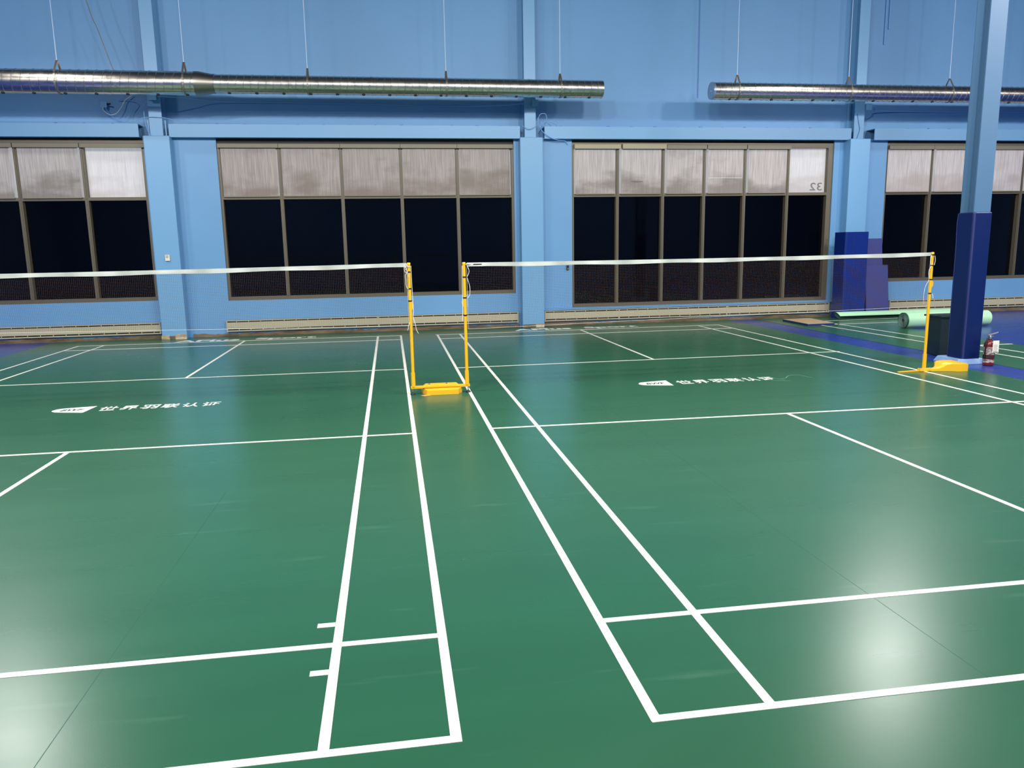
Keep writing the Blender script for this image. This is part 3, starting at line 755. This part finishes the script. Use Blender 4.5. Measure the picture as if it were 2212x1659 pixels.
for x0, x1, y0, y1 in ((7.865, 8.33, 1.145, 1.17), (7.865, 8.33, 1.495, 1.52), (7.865, 7.89, 1.17, 1.495), (8.305, 8.33, 1.17, 1.495)): b.box(x0, x1, y0, y1, 0.585, 0.612)
b.build('bin_rim', M_BIN, tb, bevel=0.004)
tb.rotation_euler = (0, 0, 0)

# ------------------------------------------------------------------ fire extinguisher
ex = thing('fire_extinguisher', (7.94, 0.27, 0), 'red fire extinguisher with paper tag standing right of the padded post', 'fire extinguisher')
EX, EY = 7.94, 0.25
MB().lathe([(0.062, 0.004), (0.070, 0.010), (0.070, 0.285), (0.064, 0.315), (0.045, 0.340), (0.022, 0.352), (0.018, 0.375)], (EX, EY, 0), 28).build('cylinder', M_RED, ex, smooth=True)
MB().lathe([(0.0712, 0.045), (0.0712, 0.092)], (EX, EY, 0), 28, closed=False).build('label_band', M_ELAB, ex, smooth=True)
MB().lathe([(0.0712, 0.155), (0.0712, 0.262)], (EX, EY, 0), 28, closed=False).build('label_band', M_ELAB, ex, smooth=True)
MB().lathe([(0.0713, 0.100), (0.0713, 0.148)], (EX, EY, 0), 28, closed=False).build('label_print', mat('dark_label', (54, 30, 26), 0.5), ex, smooth=True)
MB().lathe([(0.020, 0.372), (0.020, 0.40), (0.015, 0.415)], (EX, EY, 0), 16).build('valve', M_CHROME, ex, smooth=True)
MB().prism([(EX-0.035, 0.412), (EX+0.06, 0.432), (EX+0.115, 0.452), (EX+0.115, 0.460), (EX+0.05, 0.445), (EX-0.035, 0.424)], EY-0.010, EY+0.010, 'y').build('lever', M_CHROME, ex, bevel=0.002)
MB().prism([(EX-0.02, 0.395), (EX+0.05, 0.398), (EX+0.05, 0.406), (EX-0.02, 0.404)], EY-0.009, EY+0.009, 'y').build('carry_handle', M_CHROME, ex)
MB().tube([(EX-0.015, EY-0.005, 0.40), (EX-0.055, EY-0.02, 0.385), (EX-0.085, EY-0.03, 0.33), (EX-0.086, EY-0.03, 0.24), (EX-0.080, EY-0.02, 0.16), (EX-0.078, EY-0.02, 0.10)], 0.009, 10).build('hose', M_BLACK, ex, smooth=True)
b = MB().box(EX-0.02, EX+0.075, EY-0.082, EY-0.080, 0.185, 0.352)
tg = b.build('inspection_tag', M_TAG, ex); 
p_ = MB()
for k in range(6): p_.box(EX-0.008, EX+(0.05 if k % 2 else 0.06), EY-0.0828, EY-0.0824, 0.200+k*0.018, 0.204+k*0.018)
p_.box(EX-0.012, EX+0.066, EY-0.0828, EY-0.0824, 0.190, 0.197)
p_.build('tag_print', M_INK, tg)
MB().tube([(EX+0.01, EY-0.02, 0.385), (EX+0.022, EY-0.07, 0.365), (EX+0.027, EY-0.081, 0.345)], 0.0015, 5).build('tag_string', M_BLACK, ex)

# ------------------------------------------------------------------ mat rolls
r1 = thing('mat_roll', (10.9, 4.82, 0), 'thick mint-green roll of court mat with spiral end, lying in front', 'mat roll')
R1 = 0.152; YC = 4.82; ZR = R1+0.006
b = MB()
b.lathe([(R1, 9.90), (R1+0.001, 10.3), (R1, 11.76)], (0, YC, ZR), 48, axis='x', closed=False); b.build('mat_outer_layer', M_MINT, r1, smooth=True)
def spiral(x, r0, rr1, turns, th, c, depth):
    b = MB(); n = int(turns*40); vs = []
    for i in range(n+1):
        t = i/n; a = t*turns*2*PI + 3.6; r = r0+(rr1-r0)*t
        for rad, xx in ((r, x), (r+th, x), (r+th, x+depth), (r, x+depth)):
            vs.append((xx, c[0]+rad*math.cos(a), c[1]+rad*math.sin(a)))
    fs = []
    for i in range(n):
        a = 4*i; d = a+4
        for k in range(4): fs.append((a+k, d+k, d+(k+1) % 4, a+(k+1) % 4))
    return b.add(vs, fs)
b = MB().lathe([(0.030, 0), (0.143, -0.0), (0.147, 0.02)], (9.925, YC, ZR), 40, axis='x', closed=False); b.build('roll_end_face', M_MINTE, r1)
spiral(9.902, 0.030, 0.145, 11, 0.0035, (YC, ZR), 0.03).build('rolled_layers', mat('pale_rolled_layers', (140, 172, 164), 0.6), r1, recalc=True)
MB().lathe([(0.144, 9.893), (0.1545, 9.893), (0.1545, 9.925), (0.144, 9.925)], (0, YC, ZR), 48, axis='x', closed=False).build('dark_rim', M_GREENE, r1, smooth=True)
MB().lathe([(0.020, 9.899), (0.034, 9.899), (0.034, 9.95), (0.002, 9.95)], (0, YC, ZR), 24, axis='x', closed=False).build('cardboard_core', M_CORE, r1)
MB().lathe([(R1, 11.76), (0.13, 11.79), (0.06, 11.805), (0.002, 11.807)], (0, YC, ZR), 40, axis='x', closed=False).build('roll_end_face', mat('teal_end_face', (120, 170, 170), 0.6), r1, smooth=True)
r2 = thing('mat_roll', (11.4, 6.88, 0), 'flatter mint-green roll of mat behind, against the leaning pads', 'mat roll')
b = MB(); n = 40; vs = []; RR = 0.084
for xx0, k in ((0, 0), (1, 1)):
    for i in range(n+1):
        a = -2.2 + 5.4*i/n       # open curl
        yy = 6.88 + RR*math.cos(PI/2 + a - 1.6)*1.25; zz = 0.088 + RR*math.sin(PI/2 + a - 1.6)
        skew = 0.12*(1-(zz/0.16))
        xx = (9.70+skew) if k == 0 else 12.9
        vs.append((xx, yy, zz))
inn = [(x, 6.88+(y-6.88)*0.93, 0.088+(z-0.088)*0.93) for x, y, z in vs]
m_ = n+1
fs = [(i, i+1, m_+i+1, m_+i) for i in range(n)] 
b.add(vs, fs); b.build('mat_outer_layer', M_MINT, r2, smooth=True)
b = MB().add(inn, [(i, m_+i, m_+i+1, i+1) for i in range(n)]); b.build('mat_inner_face', M_MINTE, r2, smooth=True)
b = MB().add(vs[:m_]+inn[:m_], [(i, m_+i, m_+i+1, i+1) for i in range(n)]); b.build('cut_edge', M_GREENE, r2)

# ------------------------------------------------------------------ pads
cp = thing('column_pad', (10.2, 7.2, 0), 'large glossy royal blue U-shaped pad standing before the right wall column', 'pad')
out = [(9.90, 7.395), (9.93, 7.03), (9.96, 7.0), (10.47, 7.0), (10.50, 7.03), (10.52, 7.39)]
inn2 = [(9.95, 7.395), (9.98, 7.07), (9.99, 7.05), (10.44, 7.05), (10.455, 7.07), (10.47, 7.39)]
n = 6
b = MB(); zs_ = [0.006, 0.5, 1.0, 1.5, 1.94]
vs = []
for z in zs_:
    wv = 0.006*math.sin(z*3)
    vs += [(x+wv, y, z) for x, y in out] + [(x+wv, y, z) for x, y in inn2]
fs = []
for k in range(len(zs_)-1):
    a = k*12; c = a+12
    for i in range(n-1):
        fs.append((a+i, a+i+1, c+i+1, c+i)); fs.append((a+6+i+1, a+6+i, c+6+i, c+6+i+1))
    fs.append((a, c, c+6, a+6)); fs.append((a+5, a+11, c+11, c+5))
for i in range(n-1):
    fs.append((i+1, i, 6+i, 6+i+1)); a = 48; fs.append((a+i, a+i+1, a+7+i, a+6+i))
b.add(vs, fs); b.build('pad_cover', M_PAD, cp, bevel=0.008)
MB().box(10.115, 10.119, 6.994, 7.002, 0.02, 1.93).build('pad_seam', M_SEAM, cp)
def leaning(x0, x1, ybase, h, th, lean, label):
    b = MB().box(x0, x1, 0, th, 0, h)
    b.xform(Matrix.Translation((0, ybase, 0.006)) @ Matrix.Rotation(-lean, 4, 'X'))
    return tag(b.build('gym_pad', M_PADM, origin='base', bevel=0.012), label, 'pad', 'indigo pads leaning on the wall')
leaning(10.69, 11.17, 7.28, 1.80, 0.05, math.radians(7.6), 'taller indigo pad leaning on the wall behind the shorter one')
leaning(10.63, 11.20, 7.13, 1.19, 0.05, math.radians(7.6), 'shorter indigo pad leaning in front of the taller one')
fp = thing('floor_pad', (8.77, 6.4, 0), 'tan-topped pad with blue edges lying flat on the floor near the wall', 'pad')
def quadbox(cs, z0, z1):
    return MB().add([(x, y, z0) for x, y in cs] + [(x, y, z1) for x, y in cs], [(3,2,1,0),(4,5,6,7),(0,1,5,4),(1,2,6,5),(2,3,7,6),(3,0,4,7)])
cs = [(8.42, 5.80), (9.05, 5.84), (9.16, 7.0), (8.46, 6.93)]
quadbox(cs, 0.0062, 0.040).build('pad_body', mat('navy_pad_side', (22, 36, 104), 0.5), fp)
cc = Vector((8.77, 6.4)); quadbox([(cc.x+(x-cc.x)*0.975, cc.y+(y-cc.y)*0.985) for x, y in cs], 0.040, 0.046).build('plywood_backing', M_TAN, fp)

# ------------------------------------------------------------------ spiral ducts
YD = 6.75; ZD = 4.845
def duct_pipe(x0, x1, R, pitch=0.1365, n=56, ridge=0.006):
    st = [0.0, 0.004, 0.011, 0.015, 0.05, 0.09]
    rad = [0, ridge, ridge, 0, 0, 0]
    K = int((x1-x0)/pitch)+3; rows = []
    for t in range(-2, K):
        for s_, r_ in zip(st, rad): rows.append((x0+t*pitch+s_, R+r_))
    vs = []
    for bx, rr in rows:
        for j in range(n+1):
            th = 2*PI*j/n
            # angle measured so that x grows while running down the front face
            x = bx + pitch*j/n
            ang = PI - th
            x = min(max(x, x0), x1)
            vs.append((x, YD+rr*math.cos(ang), ZD-rr*math.sin(ang)*-1))
    m = n+1; fs = []
    for i in range(len(rows)-1):
        for j in range(n):
            q = (i*m+j, i*m+j+1, (i+1)*m+j+1, (i+1)*m+j)
            if max(vs[a][0] for a in q) - min(vs[a][0] for a in q) > 1e-5: fs.append(q)
    return MB().add(vs, fs)
def hanger(par, x, R, ztop):
    vs = []; prof = [(0.0, ztop), (0.0, ztop)]
    pts = [(YD-0.012, ztop), (YD-R*0.90, ZD+R*0.62)]
    for k in range(0, 25):
        a = math.radians(142 + k*(256/24)); pts.append((YD+(R+0.006)*math.cos(a), ZD+(R+0.006)*math.sin(a)))
    pts += [(YD+R*0.90, ZD+R*0.62), (YD+0.012, ztop)]
    m = len(pts)
    for w_ in (-0.017, 0.017):
        for (y, z) in pts: vs.append((x+w_, y, z))
    pin = []
    cy_, cz_ = YD, ZD
    for w_ in (-0.017, 0.017):
        for (y, z) in pts:
            d = Vector((y-cy_, z-cz_)); d = d*(1+0.004/max(d.length, .01)); vs.append((x+w_, cy_+d.x, cz_+d.y))
    fs = []
    for i in range(m-1):
        fs += [(i, i+1, m+i+1, m+i), (2*m+i, 3*m+i, 3*m+i+1, 2*m+i+1), (i, 2*m+i, 2*m+i+1, i+1), (m+i, m+i+1, 3*m+i+1, 3*m+i)]
    s = MB().add(vs, fs).add([(x-0.017, YD-0.014, ztop-0.004), (x+0.017, YD-0.014, ztop-0.004), (x+0.017, YD+0.014, ztop-0.004), (x-0.017, YD+0.014, ztop-0.004), (x-0.017, YD-0.014, ztop+0.004), (x+0.017, YD-0.014, ztop+0.004), (x+0.017, YD+0.014, ztop+0.004), (x-0.017, YD+0.014, ztop+0.004)],
            [(3,2,1,0),(4,5,6,7),(0,1,5,4),(1,2,6,5),(2,3,7,6),(3,0,4,7)])
    h = s.build('hanger_strap', M_STRAP, par)
    MB().tube([(x, YD, ztop), (x, YD, ZC)], 0.0065, 6).build('hanger_wire', M_ROD, h)
def nozzles(par, xs, R):
    for x in xs:
        a = math.radians(-80)
        c = Vector((x, YD+R*math.cos(PI-a)*1.0, ZD+R*math.sin(a)))
        d = Vector((0, -math.cos(a), math.sin(a))).normalized()
        MB().tube([c-d*0.004, c+d*0.010, c+d*0.010], [0.032, 0.030, 0.016], 14).build('air_nozzle', M_BLACK, par)
d1 = thing('spiral_duct', (-2.0, YD, ZD-0.2), 'long galvanised spiral duct on the left, narrowing past a reducer', 'duct')
RB, RS = 0.212, 0.168
duct_pipe(-10.5, -3.56, RB, pitch=0.152).build('wide_pipe', M_DUCT, d1, smooth=True, recalc=False)
duct_pipe(-3.27, 4.235, RS).build('narrow_pipe', M_DUCT, d1, smooth=True, recalc=False)
MB().lathe([(RB+0.006, -3.60), (RB+0.006, -3.53), (RS+0.006, -3.30), (RS+0.006, -3.25)], (0, YD, ZD), 56, axis='x', closed=False).build('reducer', mat('dull_reducer_metal', (150, 146, 136), 0.36, metal=1.0), d1, smooth=True)
for jx in (-5.1, -0.35, 2.72):
    rr = RB if jx < -4 else RS
    MB().lathe([(rr, jx-0.02), (rr+0.006, jx-0.018), (rr+0.006, jx+0.018), (rr, jx+0.02)], (0, YD, ZD), 56, axis='x', closed=False).build('joint_collar', M_DUCT, d1, smooth=True)
MB().lathe([(RS-0.002, 4.222), (0.002, 4.226)], (0, YD, ZD), 48, axis='x', closed=False).build('end_plate', M_CAPB, d1)
for hx, hz in ((-8.2, 5.215), (-5.97, 5.215), (-3.78, 5.22)): hanger(d1, hx, RB, hz)
for hx, hz in ((-1.55, 5.15), (1.085, 5.145), (3.365, 5.13)): hanger(d1, hx, RS, hz)
nozzles(d1, [-8.0, -7.46, -6.92, -6.40, -5.87, -5.34, -4.80, -4.27, -3.75], RB)
nozzles(d1, [-3.0+0.497*k for k in range(15)], RS)
d2 = thing('spiral_duct', (12.0, YD, ZD-0.2), 'galvanised spiral duct on the right with a closed round end', 'duct')
duct_pipe(6.555, 17.5, RS, pitch=0.128).build('narrow_pipe', M_DUCT, d2, smooth=True, recalc=False)
MB().lathe([(0.002, 6.560), (RS-0.012, 6.560), (RS+0.003, 6.553), (RS+0.004, 6.60)], (0, YD, ZD), 48, axis='x', closed=False).build('end_plate', M_CAPB, d2)
MB().lathe([(0.006, 6.549), (0.006, 6.561)], (0, YD, ZD-0.005), 10, axis='x').build('rivet', M_WHITE, d2)
for jx in (11.0,): MB().lathe([(RS, jx-0.02), (RS+0.006, jx-0.018), (RS+0.006, jx+0.018), (RS, jx+0.02)], (0, YD, ZD), 56, axis='x', closed=False).build('joint_collar', M_DUCT, d2, smooth=True)
for hx in (7.12, 9.63, 12.0, 14.4): hanger(d2, hx, RS, 5.165)
nozzles(d2, [6.95+0.465*k for k in range(21)], RS)

# ------------------------------------------------------------------ cables, boxes, small wall items
def wire(name, pts, r, m, label=None, cat='cable', par=None):
    P = [Vector(p) for p in pts]; out_ = []
    for i in range(len(P)-1):
        p0 = P[max(i-1, 0)]; p1 = P[i]; p2 = P[i+1]; p3 = P[min(i+2, len(P)-1)]
        for k in range(6):
            t = k/6; out_.append(0.5*((2*p1)+(p2-p0)*t+(2*p0-5*p1+4*p2-p3)*t*t+(3*p1-p0-3*p2+p3)*t**3))
    out_.append(P[-1])
    b = MB().tube(out_, r, 6)
    if par is not None: return b.build(name, m, par, smooth=True)
    c = sum(P, Vector())/len(P)
    return tag(b.build(name, m, origin=c, smooth=True), label, cat)
wire('hanging_cable', [(-5.85, 7.1, ZC), (-5.46, 7.1, 6.28), (-5.33, 7.1, 5.85), (-5.13, 7.1, 5.15), (-5.02, 7.1, 4.9)], 0.008, M_CABLE, 'slanting grey cable running down to the left duct', 'cable')
cp1 = wire('conduit_pipe', [(11.10, 7.80, ZC), (11.10, 7.80, 7.0), (11.10, 7.80, 6.10)], 0.014, M_WIREB, 'longer of two thin conduit stubs high on the wall, right of the right column', 'pipe')
cp2 = wire('conduit_pipe', [(11.19, 7.80, ZC), (11.19, 7.80, 7.2), (11.19, 7.80, 6.43)], 0.014, M_WIREB, 'shorter of two thin conduit stubs high on the wall, right of the right column', 'pipe')
wire('conduit_pipe', [(6.70, 7.80, ZC), (6.70, 7.80, 6.5), (6.70, 7.80, 4.9)], 0.006, M_BASEB, 'thin dark riser on the wall above the end of the right duct', 'pipe')
def jbox(x, y, z, s, label):
    r = thing('junction_box', (x, y, z-s/2), label, 'junction box', 'blue junction boxes under the ducts')
    MB().box(x-s/2, x+s/2, y-0.03, y+0.03, z-s/2, z+s/2).build('box_body', M_STEEL, r, bevel=0.005)
    MB().box(x-s/2-0.006, x+s/2+0.006, y-0.036, y-0.03, z-s/2-0.006, z+s/2+0.006).build('box_cover', M_STEEL, r)
    return r
j0 = jbox(-5.57, 7.79, 4.63, 0.10, 'small blue junction box with loose wires, left of the left column')
MB().tube([(-5.52, 7.77, 4.64), (-5.44, 7.74, 4.64)], 0.014, 8).build('cable_gland', M_BLACK, j0)
wire('loose_wire', [(-5.59, 7.76, 4.58), (-5.56, 7.72, 4.50), (-5.46, 7.71, 4.43), (-5.34, 7.72, 4.46), (-5.24, 7.74, 4.58), (-5.16, 7.76, 4.72), (-5.02, 7.78, 4.82)], 0.007, M_CORD, par=j0)
wire('loose_wire', [(-5.55, 7.76, 4.58), (-5.45, 7.74, 4.42), (-5.30, 7.73, 4.33), (-5.15, 7.74, 4.38), (-5.05, 7.77, 4.52), (-4.95, 7.78, 4.66), (-5.10, 7.79, 4.72), (-5.30, 7.79, 4.72)], 0.006, M_WIREB, par=j0)
j1 = jbox(-4.565, 7.465, 4.73, 0.12, 'blue junction box on the left column just under the duct')
wire('loose_wire', [(-4.60, 7.47, 4.70), (-4.72, 7.52, 4.62), (-4.76, 7.50, 4.50), (-4.76, 7.48, 4.30), (-4.72, 7.46, 4.12), (-4.68, 7.46, 4.01)], 0.007, M_WIREB, par=j1)
wire('loose_wire', [(-5.2, 7.52, 4.26), (-4.95, 7.50, 4.28), (-4.75, 7.48, 4.35), (-4.45, 7.48, 4.35), (-4.2, 7.52, 4.31), (-3.7, 7.60, 4.26)], 0.006, M_WIREB, par=j1)
wire('loose_wire', [(-4.51, 7.47, 4.74), (-4.0, 7.60, 4.74), (-3.3, 7.78, 4.71), (-1.0, 7.80, 4.70), (1.2, 7.80, 4.67), (2.3, 7.70, 4.68), (2.86, 7.49, 4.70)], 0.008, M_WIREB, par=j1)
for dx in (-4.72, -4.40): MB().box(dx, dx+0.02, 7.50, 7.52, 4.0, 4.30).build('conduit_strip', M_STEEL, j1)
j2 = jbox(2.985, 7.465, 4.69, 0.12, 'blue junction box on the middle column just under the duct')
wire('loose_wire', [(3.03, 7.47, 4.35), (3.10, 7.45, 4.47), (3.20, 7.46, 4.48), (3.24, 7.48, 4.38), (3.235, 7.5, 4.33)], 0.007, M_WIREB, par=j2)
wire('loose_wire', [(2.72, 7.50, 4.24), (2.85, 7.45, 4.17), (3.02, 7.45, 4.25), (3.06, 7.46, 4.40)], 0.006, M_WIREB, par=j2)
wire('loose_wire', [(3.36, 7.58, 4.25), (3.20, 7.48, 4.32), (3.10, 7.46, 4.25), (3.14, 7.45, 4.12), (3.32, 7.47, 4.0), (3.50, 7.52, 3.955), (3.66, 7.60, 3.95), (3.72, 7.63, 3.88)], 0.008, M_WIREB, par=j2)
wire('loose_wire', [(3.18, 7.56, 4.27), (3.28, 7.56, 4.34), (3.42, 7.58, 4.30), (3.50, 7.60, 4.25), (3.62, 7.60, 4.25)], 0.007, M_WIREB, par=j2)
j3 = jbox(10.58, 7.465, 4.69, 0.13, 'blue junction box on the right column under the right duct')
wire('loose_wire', [(10.64, 7.47, 4.70), (10.85, 7.60, 4.70), (11.05, 7.76, 4.66), (12.5, 7.81, 4.66), (15.5, 7.81, 4.66)], 0.011, M_WIREB, par=j3)
wire('loose_wire', [(10.34, 7.49, 4.55), (10.40, 7.49, 4.30), (10.42, 7.49, 4.20), (10.36, 7.49, 4.01)], 0.005, M_BASEB, par=j3)
th = thing('wall_thermostat', (-4.55, 7.39, 1.58), 'small ivory control box on the left column above the net', 'thermostat')
MB().box(-4.595, -4.505, 7.365, 7.402, 1.58, 1.70).build('box_body', M_THERMO, th, bevel=0.006)
MB().box(-4.575, -4.530, 7.360, 7.366, 1.645, 1.69).build('dial_cover', M_CREAM, th)
sw = thing('window_latch_box', (3.71, 7.64, 1.22), 'tiny dark box on the wall left of the six-pane window, by the net tape', 'switch')
MB().box(3.685, 3.735, 7.61, 7.651, 1.22, 1.32).build('box_body', M_BLACK, sw, bevel=0.004)
MB().box(3.70, 3.72, 7.606, 7.611, 1.235, 1.26).build('button', M_CHROME, sw)
